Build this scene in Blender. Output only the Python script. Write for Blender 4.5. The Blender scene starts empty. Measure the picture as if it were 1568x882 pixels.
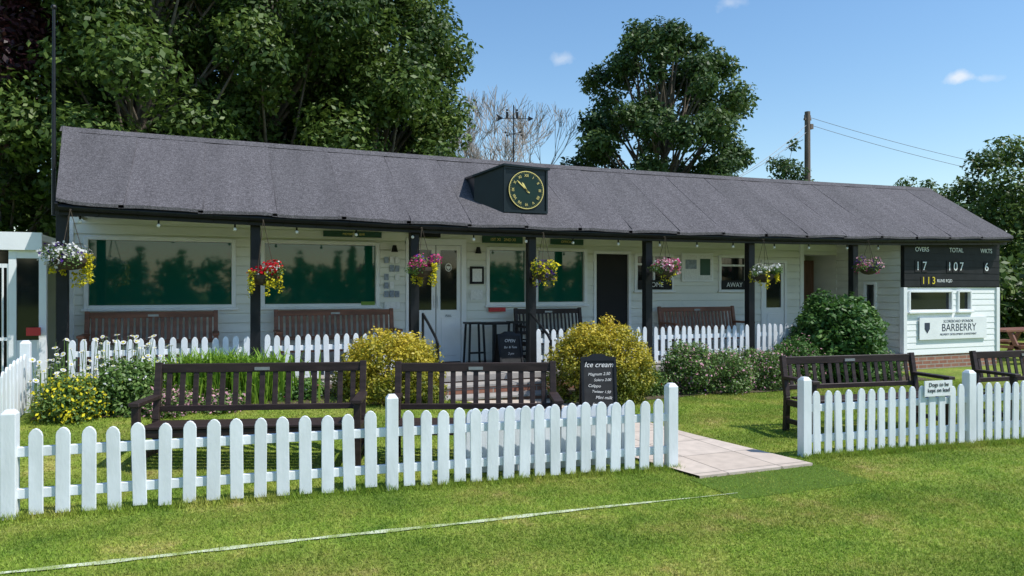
import bpy, math, random
import numpy as np
from mathutils import Vector, Matrix
random.seed(7); R=np.random.default_rng(11)
scene=bpy.context.scene
C22,S22=math.cos(math.radians(22)),math.sin(math.radians(22))

# ---------------------------------------------------------------- materials
def M(name,col,rough=.6,var=.18,scale=6,bump=0,bscale=40,col2=None,metal=0,spec=.5,stretch=None,detail=6,bdist=.02):
    m=bpy.data.materials.new(name); m.use_nodes=True
    nt=m.node_tree; b=nt.nodes['Principled BSDF']; L=nt.links
    b.inputs['Roughness'].default_value=rough; b.inputs['Metallic'].default_value=metal
    b.inputs['Specular IOR Level'].default_value=spec
    tc=nt.nodes.new('ShaderNodeTexCoord'); src=tc.outputs['Object']
    if stretch:
        mp=nt.nodes.new('ShaderNodeMapping'); mp.inputs['Scale'].default_value=stretch
        L.new(src,mp.inputs[0]); src=mp.outputs[0]
    n=nt.nodes.new('ShaderNodeTexNoise'); n.inputs['Scale'].default_value=scale; n.inputs['Detail'].default_value=detail
    L.new(src,n.inputs['Vector'])
    r=nt.nodes.new('ShaderNodeValToRGB')
    c2=col2 if col2 else tuple(c*(1-var) for c in col)
    c1=col if col2 else tuple(min(1,c*(1+var)) for c in col)
    r.color_ramp.elements[0].position=.32; r.color_ramp.elements[1].position=.68
    r.color_ramp.elements[0].color=(*c2,1); r.color_ramp.elements[1].color=(*c1,1)
    L.new(n.outputs[0],r.inputs[0]); L.new(r.outputs[0],b.inputs['Base Color'])
    if bump:
        n2=nt.nodes.new('ShaderNodeTexNoise'); n2.inputs['Scale'].default_value=bscale; n2.inputs['Detail'].default_value=5
        L.new(src,n2.inputs['Vector'])
        bp=nt.nodes.new('ShaderNodeBump'); bp.inputs['Strength'].default_value=bump; bp.inputs['Distance'].default_value=bdist
        L.new(n2.outputs[0],bp.inputs['Height']); L.new(bp.outputs[0],b.inputs['Normal'])
    return m

def feltmat(name,c):
    m=bpy.data.materials.new(name); m.use_nodes=True
    nt=m.node_tree; b=nt.nodes['Principled BSDF']; L=nt.links
    b.inputs['Roughness'].default_value=.92; b.inputs['Specular IOR Level'].default_value=.25
    tc=nt.nodes.new('ShaderNodeTexCoord')
    def N(sc,de,lo,hi,p0=.3,p1=.7,st=None):
        n=nt.nodes.new('ShaderNodeTexNoise'); n.inputs['Scale'].default_value=sc; n.inputs['Detail'].default_value=de
        if st:
            mp=nt.nodes.new('ShaderNodeMapping'); mp.inputs['Scale'].default_value=st; L.new(tc.outputs['Object'],mp.inputs[0]); L.new(mp.outputs[0],n.inputs['Vector'])
        else: L.new(tc.outputs['Object'],n.inputs['Vector'])
        r=nt.nodes.new('ShaderNodeValToRGB'); r.color_ramp.elements[0].position=p0; r.color_ramp.elements[1].position=p1
        r.color_ramp.elements[0].color=(lo,lo,lo,1); r.color_ramp.elements[1].color=(hi,hi,hi,1); L.new(n.outputs[0],r.inputs[0]); return n,r
    n1,r1=N(70,4,.50,1.55,.35,.65); n2,r2=N(1.6,7,.85,1.10,st=(2.2,.35,.35)); n3,r3=N(22,3,.78,1.2)
    base=nt.nodes.new('ShaderNodeRGB'); base.outputs[0].default_value=(*c,1); cur=base.outputs[0]
    for r_ in (r1,r2,r3):
        mx=nt.nodes.new('ShaderNodeMixRGB'); mx.blend_type='MULTIPLY'; mx.inputs[0].default_value=1; L.new(cur,mx.inputs[1]); L.new(r_.outputs[0],mx.inputs[2]); cur=mx.outputs[0]
    L.new(cur,b.inputs['Base Color'])
    bp=nt.nodes.new('ShaderNodeBump'); bp.inputs['Strength'].default_value=.5; bp.inputs['Distance'].default_value=.006; L.new(n1.outputs[0],bp.inputs['Height']); L.new(bp.outputs[0],b.inputs['Normal'])
    return m

def brickmat(name,c1,c2,mortar,bw,rh,ms=.01,rough=.85,vertical=True):
    m=bpy.data.materials.new(name); m.use_nodes=True
    nt=m.node_tree; b=nt.nodes['Principled BSDF']; L=nt.links
    b.inputs['Roughness'].default_value=rough
    tc=nt.nodes.new('ShaderNodeTexCoord'); sp=nt.nodes.new('ShaderNodeSeparateXYZ'); cb=nt.nodes.new('ShaderNodeCombineXYZ')
    L.new(tc.outputs['Object'],sp.inputs[0])
    if vertical:
        ad=nt.nodes.new('ShaderNodeMath'); L.new(sp.outputs[0],ad.inputs[0]); L.new(sp.outputs[1],ad.inputs[1])
        L.new(ad.outputs[0],cb.inputs[0]); L.new(sp.outputs[2],cb.inputs[1])
    else:
        L.new(sp.outputs[0],cb.inputs[0]); L.new(sp.outputs[1],cb.inputs[1])
    t=nt.nodes.new('ShaderNodeTexBrick'); t.inputs['Scale'].default_value=1
    if not vertical: t.offset=0
    t.inputs['Color1'].default_value=(*c1,1); t.inputs['Color2'].default_value=(*c2,1); t.inputs['Mortar'].default_value=(*mortar,1)
    t.inputs['Brick Width'].default_value=bw; t.inputs['Row Height'].default_value=rh; t.inputs['Mortar Size'].default_value=ms
    L.new(cb.outputs[0],t.inputs['Vector'])
    n=nt.nodes.new('ShaderNodeTexNoise'); n.inputs['Scale'].default_value=9; n.inputs['Detail'].default_value=8
    L.new(tc.outputs['Object'],n.inputs['Vector'])
    mx=nt.nodes.new('ShaderNodeMixRGB'); mx.blend_type='MULTIPLY'; mx.inputs[0].default_value=.5
    rr=nt.nodes.new('ShaderNodeValToRGB'); rr.color_ramp.elements[0].position=.3; rr.color_ramp.elements[1].position=.7
    rr.color_ramp.elements[0].color=(.6,.6,.6,1)
    L.new(n.outputs[0],rr.inputs[0]); L.new(t.outputs[0],mx.inputs[1]); L.new(rr.outputs[0],mx.inputs[2])
    L.new(mx.outputs[0],b.inputs['Base Color'])
    return m

def leafmat(name,stops,trans=.3,rough=.5,spec=.35):
    m=bpy.data.materials.new(name); m.use_nodes=True
    nt=m.node_tree; b=nt.nodes['Principled BSDF']; L=nt.links; out=nt.nodes['Material Output']
    b.inputs['Roughness'].default_value=rough; b.inputs['Specular IOR Level'].default_value=spec
    a=nt.nodes.new('ShaderNodeAttribute'); a.attribute_name='shade'
    r=nt.nodes.new('ShaderNodeValToRGB')
    els=r.color_ramp.elements
    while len(els)<len(stops): els.new(.5)
    for e,(p,c) in zip(els,stops): e.position=p; e.color=(*c,1)
    L.new(a.outputs['Fac'],r.inputs[0]); L.new(r.outputs[0],b.inputs['Base Color'])
    t=nt.nodes.new('ShaderNodeBsdfTranslucent'); L.new(r.outputs[0],t.inputs[0])
    mx=nt.nodes.new('ShaderNodeMixShader'); mx.inputs[0].default_value=trans
    L.new(b.outputs[0],mx.inputs[1]); L.new(t.outputs[0],mx.inputs[2]); L.new(mx.outputs[0],out.inputs[0])
    return m

white=M('white_paint',(.80,.82,.83),.45,.05,3,.08,60)
fencewhite=M('fence_paint',(.83,.87,.90),.5,.08,5,.10,40,col2=(.66,.70,.71),stretch=(1,1,.35),detail=9)
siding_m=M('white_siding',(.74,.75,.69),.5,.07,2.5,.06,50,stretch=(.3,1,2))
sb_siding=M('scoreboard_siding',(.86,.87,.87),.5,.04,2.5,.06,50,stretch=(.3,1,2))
black=M('black_paint',(.010,.011,.013),.45,.3,5,.05,50,spec=.3)
blackm=M('matt_black',(.013,.014,.016),.65,.3,5,spec=.3)
clockblk=M('clock_black',(.006,.014,.018),.4,.2,4,spec=.35)
clockgreen=M('clock_dial_green',(.006,.026,.020),.4,.1,4,spec=.3)
gold=M('gold_paint',(.80,.66,.22),.4,.05,4)
felt=feltmat('roofing_felt',(.101,.095,.102)); felt2=feltmat('roofing_felt_weathered',(.094,.089,.095))
bench_m=M('bench_dark_stain',(.034,.022,.020),.5,.35,8,.12,60,stretch=(.4,3,3),spec=.3)
benchb=M('bench_brown_wood',(.20,.08,.045),.5,.3,7,.12,60,stretch=(.4,3,3))
brick=brickmat('red_brick',(.30,.12,.08),(.36,.17,.11),(.36,.32,.28),.225,.075)
slab=brickmat('paving_slabs',(.54,.45,.37),(.60,.51,.43),(.26,.22,.18),.6,.6,.008,.9,False)
deckm=M('concrete_floor',(.34,.32,.30),.9,.15,3,.2,30)
glass=M('window_glass_green_blind',(.006,.085,.058),.03,.06,1.5,spec=.8); glass.node_tree.nodes['Principled BSDF'].inputs['IOR'].default_value=1.5
dglass=M('dark_glass',(.012,.015,.016),.05,.2,2,spec=.6)
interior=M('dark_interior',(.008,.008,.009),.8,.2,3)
chalk=M('chalk',(.75,.75,.72),.9,.15,60)
chalkboard=M('chalkboard',(.015,.016,.017),.75,.4,10)
redsign=M('red_sign',(.55,.03,.03),.5,.05,5)
notice=M('notice_paper',(.75,.76,.76),.6,.1,30)
greenb=M('green_board',(.015,.07,.045),.5,.1,5)
yellow=M('yellow_paint',(.75,.6,.03),.5,.05,5)
browndoor=M('brown_door',(.12,.055,.03),.55,.3,6,stretch=(3,3,.4))
steel=M('galvanised_steel',(.35,.36,.37),.4,.15,8,metal=.6)
bark=M('bark',(.12,.10,.075),.9,.35,6,.6,20,stretch=(2,2,.5))
barebark=M('bare_bark',(.36,.32,.28),.9,.2,6)
polewood=M('pole_wood',(.16,.125,.10),.9,.25,6,stretch=(3,3,.3))
soilm=M('soil',(.08,.055,.038),.95,.4,9,.6,40)
linem=M('line_marking_paint',(.66,.70,.54),.9,.25,7,col2=(.22,.28,.07),detail=10)
turfm=M('artificial_turf',(.090,.150,.026),1,.35,60,.5,200,spec=.05)
bulbm=M('bulb_glass',(.8,.8,.75),.2,.05,5)
LF=leafmat('tree_leaves',[(0,(.020,.045,.010)),(.45,(.062,.115,.021)),(.8,(.120,.185,.034)),(1,(.18,.235,.05))],.3)
LF2=leafmat('ash_leaves',[(0,(.025,.055,.016)),(.5,(.062,.120,.030)),(1,(.14,.205,.055))],.3)
LFc=leafmat('copper_leaves',[(0,(.02,.008,.01)),(1,(.09,.025,.03))],.2)
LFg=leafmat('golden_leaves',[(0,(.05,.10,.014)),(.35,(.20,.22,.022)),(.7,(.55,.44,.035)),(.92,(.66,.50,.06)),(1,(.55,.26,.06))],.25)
LFb=leafmat('shrub_leaves',[(0,(.03,.08,.016)),(.6,(.085,.19,.035)),(1,(.19,.30,.07))],.25)
LFm=leafmat('meadow_leaves',[(0,(.05,.10,.02)),(.6,(.13,.23,.05)),(1,(.25,.34,.11))],.25)
LFi=leafmat('iris_leaves',[(0,(.12,.25,.02)),(1,(.32,.50,.06))],.4)
def fl(name,c): return leafmat(name,[(0,tuple(x*.7 for x in c)),(1,c)],.25,.7,.1)
Fw=fl('petal_white',(.8,.8,.78)); Fy=fl('petal_yellow',(.80,.70,.04)); Fr=fl('petal_red',(.65,.015,.03)); Fp=fl('petal_pink',(.75,.08,.3)); Fv=fl('petal_violet',(.10,.04,.28)); Fpp=fl('petal_pale_pink',(.78,.42,.5))

# ---------------------------------------------------------------- mesh builder
class MB:
    def __init__(s): s.v=[]; s.f=[]; s.m=[]
    def add(s,vs,fs,m=0):
        o=len(s.v); s.v+= [tuple(v) for v in vs]
        for f in fs: s.f.append(tuple(o+i for i in f)); s.m.append(m)
    def box(s,x0,x1,y0,y1,z0,z1,m=0):
        vs=[(x,y,z) for x in(x0,x1) for y in(y0,y1) for z in(z0,z1)]
        s.add(vs,[(0,1,3,2),(4,6,7,5),(0,4,5,1),(2,3,7,6),(0,2,6,4),(1,5,7,3)],m)
    def beam(s,p0,p1,w,h,m=0,up=(0,0,1)):
        p0,p1=Vector(p0),Vector(p1); d=(p1-p0).normalized(); u=Vector(up)
        if abs(d.dot(u))>.95: u=Vector((0,1,0))
        a=d.cross(u).normalized()*w/2; b=a.cross(d).normalized()*h/2
        vs=[p+i*a+j*b for p in(p0,p1) for i in(-1,1) for j in(-1,1)]
        s.add(vs,[(0,1,3,2),(4,6,7,5),(0,4,5,1),(2,3,7,6),(0,2,6,4),(1,5,7,3)],m)
    def cyl(s,p0,p1,r0,r1=None,n=8,m=0,cap=True):
        if r1 is None: r1=r0
        p0,p1=Vector(p0),Vector(p1); d=(p1-p0)
        if d.length<1e-6: return
        d.normalize(); u=Vector((0,0,1)) if abs(d.z)<.9 else Vector((1,0,0))
        a=d.cross(u).normalized(); b=a.cross(d)
        vs=[p+(a*math.cos(k*2*math.pi/n)+b*math.sin(k*2*math.pi/n))*r for p,r in((p0,r0),(p1,r1)) for k in range(n)]
        fs=[(k,(k+1)%n,n+(k+1)%n,n+k) for k in range(n)]
        if cap: fs+=[tuple(range(n))[::-1],tuple(range(n,2*n))]
        s.add(vs,fs,m)
    def quad(s,a,b,c,d,m=0): s.add([a,b,c,d],[(0,1,2,3)],m)
    def prism(s,poly,vec,m=0):
        n=len(poly); vs=[Vector(p) for p in poly]; vs+=[p+Vector(vec) for p in vs]
        s.add(vs,[tuple(range(n)),tuple(range(n,2*n))[::-1]]+[(k,n+k,n+(k+1)%n,(k+1)%n) for k in range(n)],m)
    def sphere(s,c,r,m=0,n=8,k=6):
        vs=[];fs=[]
        for i in range(k+1):
            a=math.pi*i/k
            for j in range(n):
                b=2*math.pi*j/n; vs.append((c[0]+r*math.sin(a)*math.cos(b),c[1]+r*math.sin(a)*math.sin(b),c[2]+r*math.cos(a)))
        for i in range(k):
            for j in range(n): fs.append((i*n+j,i*n+(j+1)%n,(i+1)*n+(j+1)%n,(i+1)*n+j))
        s.add(vs,fs,m)
    def obj(s,name,mats,parent=None,bevel=0,loc=None,rz=0,smooth=False):
        me=bpy.data.meshes.new(name); me.from_pydata(s.v,[],s.f); me.update()
        for m in mats: me.materials.append(m)
        me.polygons.foreach_set('material_index',s.m)
        o=bpy.data.objects.new(name,me); scene.collection.objects.link(o)
        if smooth: me.polygons.foreach_set('use_smooth',[True]*len(s.f))
        if bevel:
            bv=o.modifiers.new('bevel','BEVEL'); bv.width=bevel; bv.segments=1; bv.limit_method='ANGLE'
        if parent: o.parent=parent
        if loc: o.location=loc
        o.rotation_euler[2]=rz
        return o
def empty(name,loc=(0,0,0)):
    e=bpy.data.objects.new(name,None); e.location=loc; scene.collection.objects.link(e); e.empty_display_size=.2; return e
def text(s,loc,size,mat,parent,name='lettering',rot=(math.pi/2,0,0),align='CENTER',ext=.001,shear=0):
    cu=bpy.data.curves.new(name,'FONT'); cu.body=s; cu.size=size; cu.align_x=align; cu.align_y='CENTER'; cu.extrude=ext; cu.shear=shear
    cu.materials.append(mat); o=bpy.data.objects.new(name,cu); scene.collection.objects.link(o)
    o.location=loc; o.rotation_euler=rot; o.parent=parent; return o

# ---------------------------------------------------------------- ground
def ss(a,b,x):
    t=np.clip((x-a)/(b-a),0,1); return t*t*(3-2*t)
def zg(x,y):
    amp=.30-.24*ss(1.2,4.0,x)
    return amp*ss(6.7,9.3,y)
xs=np.concatenate([[-400,-150,-60,-25,-12],np.arange(-8,18.01,.3),[22,30,60,150,400]])
ys=np.concatenate([[-300,-100,-40,-15,-5],np.arange(0,14.01,.3),[18,25,60,150,400]])
mb=MB()
gv=[(x,y,float(zg(x,y))) for y in ys for x in xs]; nx=len(xs)
gf=[(j*nx+i,j*nx+i+1,(j+1)*nx+i+1,(j+1)*nx+i) for j in range(len(ys)-1) for i in range(nx-1)]
mb.add(gv,gf)
gm=bpy.data.materials.new('lawn'); gm.use_nodes=True
nt=gm.node_tree; b=nt.nodes['Principled BSDF']; L=nt.links; b.inputs['Roughness'].default_value=.95; b.inputs['Specular IOR Level'].default_value=.15
tc=nt.nodes.new('ShaderNodeTexCoord')
def lawncol(nt,L,tc):
    n1=nt.nodes.new('ShaderNodeTexNoise'); n1.inputs['Scale'].default_value=1.3; n1.inputs['Detail'].default_value=10; n1.inputs['Roughness'].default_value=.74
    L.new(tc.outputs['Object'],n1.inputs['Vector'])
    r=nt.nodes.new('ShaderNodeValToRGB'); e=r.color_ramp.elements
    e[0].position=.34; e[0].color=(.110,.185,.026,1); e[1].position=.70; e[1].color=(.38,.31,.13,1)
    m_=e.new(.48); m_.color=(.185,.255,.040,1)
    m_=e.new(.58); m_.color=(.245,.275,.060,1)
    L.new(n1.outputs[0],r.inputs[0])
    n2=nt.nodes.new('ShaderNodeTexNoise'); n2.inputs['Scale'].default_value=38; n2.inputs['Detail'].default_value=7
    L.new(tc.outputs['Object'],n2.inputs['Vector'])
    r2=nt.nodes.new('ShaderNodeValToRGB'); r2.color_ramp.elements[0].position=.34; r2.color_ramp.elements[1].position=.66
    r2.color_ramp.elements[0].color=(.50,.50,.45,1); r2.color_ramp.elements[1].color=(1.15,1.15,1.1,1)
    L.new(n2.outputs[0],r2.inputs[0])
    mx=nt.nodes.new('ShaderNodeMixRGB'); mx.blend_type='MULTIPLY'; mx.inputs[0].default_value=1
    L.new(r.outputs[0],mx.inputs[1]); L.new(r2.outputs[0],mx.inputs[2])
    sp=nt.nodes.new('ShaderNodeSeparateXYZ'); L.new(tc.outputs['Object'],sp.inputs[0])
    s1=nt.nodes.new('ShaderNodeMath'); s1.operation='MULTIPLY_ADD'; s1.inputs[1].default_value=.08; L.new(sp.outputs[0],s1.inputs[0]); L.new(sp.outputs[1],s1.inputs[2])
    s2=nt.nodes.new('ShaderNodeMath'); s2.operation='MULTIPLY'; s2.inputs[1].default_value=5.2; L.new(s1.outputs[0],s2.inputs[0])
    s3=nt.nodes.new('ShaderNodeMath'); s3.operation='SINE'; L.new(s2.outputs[0],s3.inputs[0])
    mr=nt.nodes.new('ShaderNodeMapRange'); mr.inputs[1].default_value=-.5; mr.inputs[2].default_value=.5; mr.inputs[3].default_value=.90; mr.inputs[4].default_value=1.06; L.new(s3.outputs[0],mr.inputs[0])
    mz=nt.nodes.new('ShaderNodeMixRGB'); mz.blend_type='MULTIPLY'; mz.inputs[0].default_value=1; L.new(mx.outputs[0],mz.inputs[1]); L.new(mr.outputs[0],mz.inputs[2])
    return mz.outputs[0]
L.new(lawncol(nt,L,tc),b.inputs['Base Color'])
mb.obj('lawn_ground',[gm],smooth=True)

gbm=bpy.data.materials.new('grass_blades'); gbm.use_nodes=True
nt=gbm.node_tree; b=nt.nodes['Principled BSDF']; L=nt.links; b.inputs['Roughness'].default_value=.6; b.inputs['Specular IOR Level'].default_value=.25
tc=nt.nodes.new('ShaderNodeTexCoord'); c=lawncol(nt,L,tc)
mx=nt.nodes.new('ShaderNodeMixRGB'); mx.blend_type='MULTIPLY'; mx.inputs[0].default_value=1; mx.inputs[2].default_value=(1.78,1.78,1.6,1)
L.new(c,mx.inputs[1]); L.new(mx.outputs[0],b.inputs['Base Color'])
tr=nt.nodes.new('ShaderNodeBsdfTranslucent'); L.new(mx.outputs[0],tr.inputs[0])
ms=nt.nodes.new('ShaderNodeMixShader'); ms.inputs[0].default_value=.35
L.new(b.outputs[0],ms.inputs[1]); L.new(tr.outputs[0],ms.inputs[2]); L.new(ms.outputs[0],nt.nodes['Material Output'].inputs[0])
def rawmesh(name,V,nper,mats,parent=None,shade=None,midx=None):
    V=np.asarray(V,dtype=np.float32).reshape(-1,3); nf=len(V)//nper
    me=bpy.data.meshes.new(name); me.vertices.add(len(V)); me.vertices.foreach_set('co',V.ravel())
    me.loops.add(len(V)); me.loops.foreach_set('vertex_index',np.arange(len(V),dtype=np.int32))
    me.polygons.add(nf); me.polygons.foreach_set('loop_start',np.arange(0,len(V),nper,dtype=np.int32))
    for m in mats: me.materials.append(m)
    if midx is not None: me.polygons.foreach_set('material_index',np.asarray(midx,dtype=np.int32))
    me.update(calc_edges=True)
    if shade is not None:
        a=me.attributes.new('shade','FLOAT','FACE'); a.data.foreach_set('value',np.asarray(shade,dtype=np.float32))
    o=bpy.data.objects.new(name,me); scene.collection.objects.link(o)
    if parent: o.parent=parent
    return o
def fence_y(x): return 6.226+(x+1.325)*(5.703-6.226)/5.209
def inpath(x,y):
    f=(y-5.3)/4.1
    l=3.90-.75*np.clip(f,0,1); r=5.16-.55*np.clip(f,0,1)
    j=.015*np.sin(x*31+y*17)
    a=(y>5.32+j)&(y<9.5)&(x>l+j)&(x<r+j)
    b_=(y>4.70+j*5)&(y<=5.33)&(x>3.84+j*5)&(x<5.18+j*5)&(R.uniform(0,1,len(x))>.5)
    return a|b_
def blades(n,xr,yr,h0,h1,w):
    x=R.uniform(*xr,n); y=R.uniform(*yr,n); k=~inpath(x,y); x=x[k]; y=y[k]; n=len(x)
    z=zg(x,y); a=R.uniform(0,2*np.pi,n); h=R.uniform(h0,h1,n); lean=R.uniform(0,1.3,n)*h; la=R.uniform(0,2*np.pi,n)
    dx=np.cos(a)*w/2; dy=np.sin(a)*w/2
    p0=np.stack([x-dx,y-dy,z],1); p1=np.stack([x+dx,y+dy,z],1); p2=np.stack([x+np.cos(la)*lean,y+np.sin(la)*lean,z+h],1)
    return np.stack([p0,p1,p2],1).reshape(-1,3)
def tufts(n):
    t=R.uniform(-1.8,10,n); k=(t<3.95)|(t>5.3); t=t[k]; n=len(t)
    y=fence_y(t)+R.normal(0,.045,n); z=zg(t,y); a=R.uniform(0,6.28,n); clump=.5+.5*np.sin(t*7.3)*np.sin(t*17.1+1)
    h=R.uniform(.02,.06,n)+clump*R.uniform(0,.05,n); la=R.uniform(0,6.28,n); w=.007
    dx=np.cos(a)*w/2; dy=np.sin(a)*w/2; ln=h*.5
    return np.stack([np.stack([t-dx,y-dy,z],1),np.stack([t+dx,y+dy,z],1),np.stack([t+np.cos(la)*ln,y+np.sin(la)*ln,z+h],1)],1).reshape(-1,3)
G=np.concatenate([blades(250000,(-2.4,5.5),(2.0,5.9),.008,.024,.007),blades(180000,(5.5,12),(-1.0,5.9),.008,.024,.009),blades(170000,(-1.8,12),(5.9,9.4),.010,.030,.009),tufts(16000)])
rawmesh('grass',G,3,[gbm])

mb=MB()
xl=np.linspace(-4,3.9,150)
def hw_(x): return max(.004,(.026+.005*math.sin(x*7)+.005*math.sin(x*19))*(1 if x<2.4 else (3.95-x)/1.55))
for i in range(149):
    a,b_=xl[i],xl[i+1]; ya=5.055-.045*(a+1.14)+.008*math.sin(a*3); yb=5.055-.045*(b_+1.14)+.008*math.sin(b_*3)
    mb.quad((a,ya-hw_(a),.0085),(b_,yb-hw_(b_),.0085),(b_,yb+hw_(b_),.0085),(a,ya+hw_(a),.0085))
mb.obj('boundary_line',[linem])
mb=MB(); mb.box(3.80,5.22,4.68,5.31,-.02,.005); mb.obj('artificial_turf_mat',[turfm])
mb=MB()
N=16
for i in range(N):
    f0,f1=i/N,(i+1)/N; y0,y1=5.32+f0*4.1,5.32+f1*4.1
    pts=[(3.90-.75*f0,y0),(5.16-.55*f0,y0),(5.16-.55*f1,y1),(3.90-.75*f1,y1)]
    if i==0: mb.quad((pts[0][0],y0,0),(pts[1][0],y0,0),(pts[1][0],y0,.025),(pts[0][0],y0,.025))
    mb.quad(*[(px,py,float(zg(px,py))+.025) for px,py in pts])
mb.obj('paved_path',[slab])

# ---------------------------------------------------------------- fences
def picket(mb,x,y,z,ux,uy,w,h,th,m=0):
    nxv=(-uy*th,ux*th); pr=[(-w/2,0),(w/2,0),(w/2,h-.055),(w*.42,h-.03),(w*.22,h-.008),(0,h),(-w*.22,h-.008),(-w*.42,h-.03),(-w/2,h-.055)]
    tl=random.gauss(0,.012); dz=random.gauss(0,.006)
    poly=[(x+ux*(a+tl*b_),y+uy*(a+tl*b_),z+b_+dz) for a,b_ in pr]
    mb.prism(poly,(nxv[0],nxv[1],0),m)
def fence(name,P0,P1,h=.64,w=.10,pitch=.176,zf=zg,posts=(),postw=.095,posth=.78,rails=(.17,.47),gap=.02,mat=fencewhite,pitches=None):
    mb=MB(); dx,dy=P1[0]-P0[0],P1[1]-P0[1]; Ln=math.hypot(dx,dy); ux,uy=dx/Ln,dy/Ln
    if pitches:
        br=[0]+[q for q in posts if q>0.01]; 
        if br[-1]<Ln-.05: br.append(Ln)
        S_=[]
        for (a,b_),pt in zip(zip(br,br[1:]),pitches):
            n=max(2,int(round((b_-a)/pt))); S_+=[a+(b_-a)*i/n for i in range(1,n)]
    else:
        n=max(1,int(round(Ln/pitch))); S_=[i*Ln/n for i in range(n+1)]
    for s in S_:
        x,y=P0[0]+ux*s,P0[1]+uy*s
        if any(abs(s-q)<.09 for q in posts): continue
        picket(mb,x,y,float(zf(x,y))+gap,ux,uy,w*random.uniform(.95,1.04),h-gap,.02)
    k=max(1,int(Ln/1.0))
    for r in rails:
        for i in range(k):
            a,b_=Ln*i/k,Ln*(i+1)/k; pa=(P0[0]+ux*a-uy*.042,P0[1]+uy*a+ux*.042); pb=(P0[0]+ux*b_-uy*.042,P0[1]+uy*b_+ux*.042)
            mb.beam((*pa,float(zf(*pa))+r),(*pb,float(zf(*pb))+r),.04,.07)
    for q in posts:
        x,y=P0[0]+ux*q-uy*.03,P0[1]+uy*q+ux*.03; z=float(zf(x,y)); c=postw/2
        def cr(e,zz): return [(x+ux*i*e-uy*j*e,y+uy*i*e+ux*j*e,zz) for i,j in((-1,-1),(1,-1),(1,1),(-1,1))]
        vs=cr(c,z-.05)+cr(c,z+posth-.03)+cr(c*.55,z+posth)
        mb.add(vs,[(0,1,5,4),(1,2,6,5),(2,3,7,6),(3,0,4,7),(4,5,9,8),(5,6,10,9),(6,7,11,10),(7,4,8,11),(8,9,10,11)])
    return mb.obj(name,[mat],bevel=.003)
X0=-1.85; LL=math.hypot(3.884-X0,fence_y(3.884)-fence_y(X0))
fence('picket_fence',(X0,fence_y(X0)),(3.884,fence_y(3.884)),w=.095,posts=(.50,.50+2.72,LL),pitches=(.165,.168,.142))
fence('picket_fence',(5.365,5.61),(9.9,5.22),w=.082,posts=(0,2.08,4.2),pitches=(.128,.128,.128))
fence('picket_fence',(-1.83,6.30),(-1.86,9.45),posts=(1.6,3.13),pitches=(.16,.16))
fence('picket_gate',(2.06,fence_y(2.06)+.16),(3.50,fence_y(3.5)+.13),h=.60,w=.10,pitch=.15,rails=(.15,.45),gap=.05)
fl0=lambda x,y: .38
for a,b_ in((-1.6,.40),(.66,2.62),(4.62,6.50),(6.72,8.57),(8.80,10.95)):
    fence('porch_picket_fence',(a,10.33),(b_,10.33),h=.64,w=.075,pitch=.128,zf=fl0,posts=(),rails=(.2,.46),gap=.05)

e=empty('fence_sign'); mb=MB(); sy=5.475
mb.prism([(6.79,sy,.53),(7.15,sy-.03,.53),(7.15,sy-.03,.69),(6.79,sy,.69)],(0,-.012,0)); mb.obj('sign_plate',[white],e)
text('Dogs to be\nkept on lead',(6.97,sy-.030,.62),.058,blackm,e,rot=(math.pi/2,0,-.083))

# ---------------------------------------------------------------- pavilion
pav=empty('cricket_pavilion')
FL=.38; YF=12.05; YP=10.40; SX=12.35; EX=15.0; WX=-1.95
def sag(x): 
    t=(x-6.5)/8.4; return min(1,t*t)
def ez(x): return 2.55+.12*sag(x)
def rz_(x): return 3.84+.06*sag(x)
def siding(mb,u0,u1,z0,z1,ops,fn,pitch=.145,m=0,lip=.014,gr=.018,gd=.030):
    z=z0
    while z<z1-1e-4:
        zt=min(z+pitch,z1); g=z+gr
        cuts=sorted({z,g,zt}|{o for op in ops for o in(op[2],op[3]) if z<o<zt})
        def off(q): return lip*(1-(q-z)/pitch) if q>g-1e-6 else -gd+lip
        for a,b_ in zip(cuts,cuts[1:]):
            iv=[(u0,u1)]; mid=(a+b_)/2
            for op in ops:
                if op[2]<mid<op[3]:
                    niv=[]
                    for p,q in iv:
                        if op[1]<=p or op[0]>=q: niv.append((p,q)); continue
                        if op[0]>p: niv.append((p,op[0]))
                        if op[1]<q: niv.append((op[1],q))
                    iv=niv
            for p,q in iv:
                if mid<g:
                    mb.quad(fn(p,a,-gd+lip),fn(q,a,-gd+lip),fn(q,b_,-gd+lip),fn(p,b_,-gd+lip),m)
                    mb.quad(fn(p,a,0),fn(q,a,0),fn(q,a,-gd+lip),fn(p,a,-gd+lip),m)
                else:
                    mb.quad(fn(p,a,off(a)),fn(q,a,off(a)),fn(q,b_,off(b_)),fn(p,b_,off(b_)),m)
                    if abs(a-g)<1e-6: mb.quad(fn(p,a,-gd+lip),fn(q,a,-gd+lip),fn(q,a,off(a)),fn(p,a,off(a)),m)
        z=zt
ops=[(-1.70,.31,1.35,2.39),(.69,2.51,1.35,2.39),(3.0,3.97,FL,2.43),(4.39,5.17,1.35,2.36),(5.31,6.33,1.35,2.36),
     (6.53,7.22,FL,2.28),(7.36,8.20,1.60,2.30),(9.28,9.98,1.60,2.30),(10.35,10.95,FL,2.2),(11.42,12.34,FL,2.35)]
mb=MB()
siding(mb,WX,SX,FL,2.66,ops,lambda u,z,o:(u,YF-o,z))
siding(mb,YP,YF,.34,2.60,[(11.05,11.30,1.05,1.75)],lambda u,z,o:(SX-o,u,z))
siding(mb,SX,EX,.34,1.66,[(12.47,13.66,1.19,1.60),(13.82,14.2,1.19,1.60)],lambda u,z,o:(u,YP-o,z),m=1,gr=.007,gd=.010,lip=.008,pitch=.12)
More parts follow.
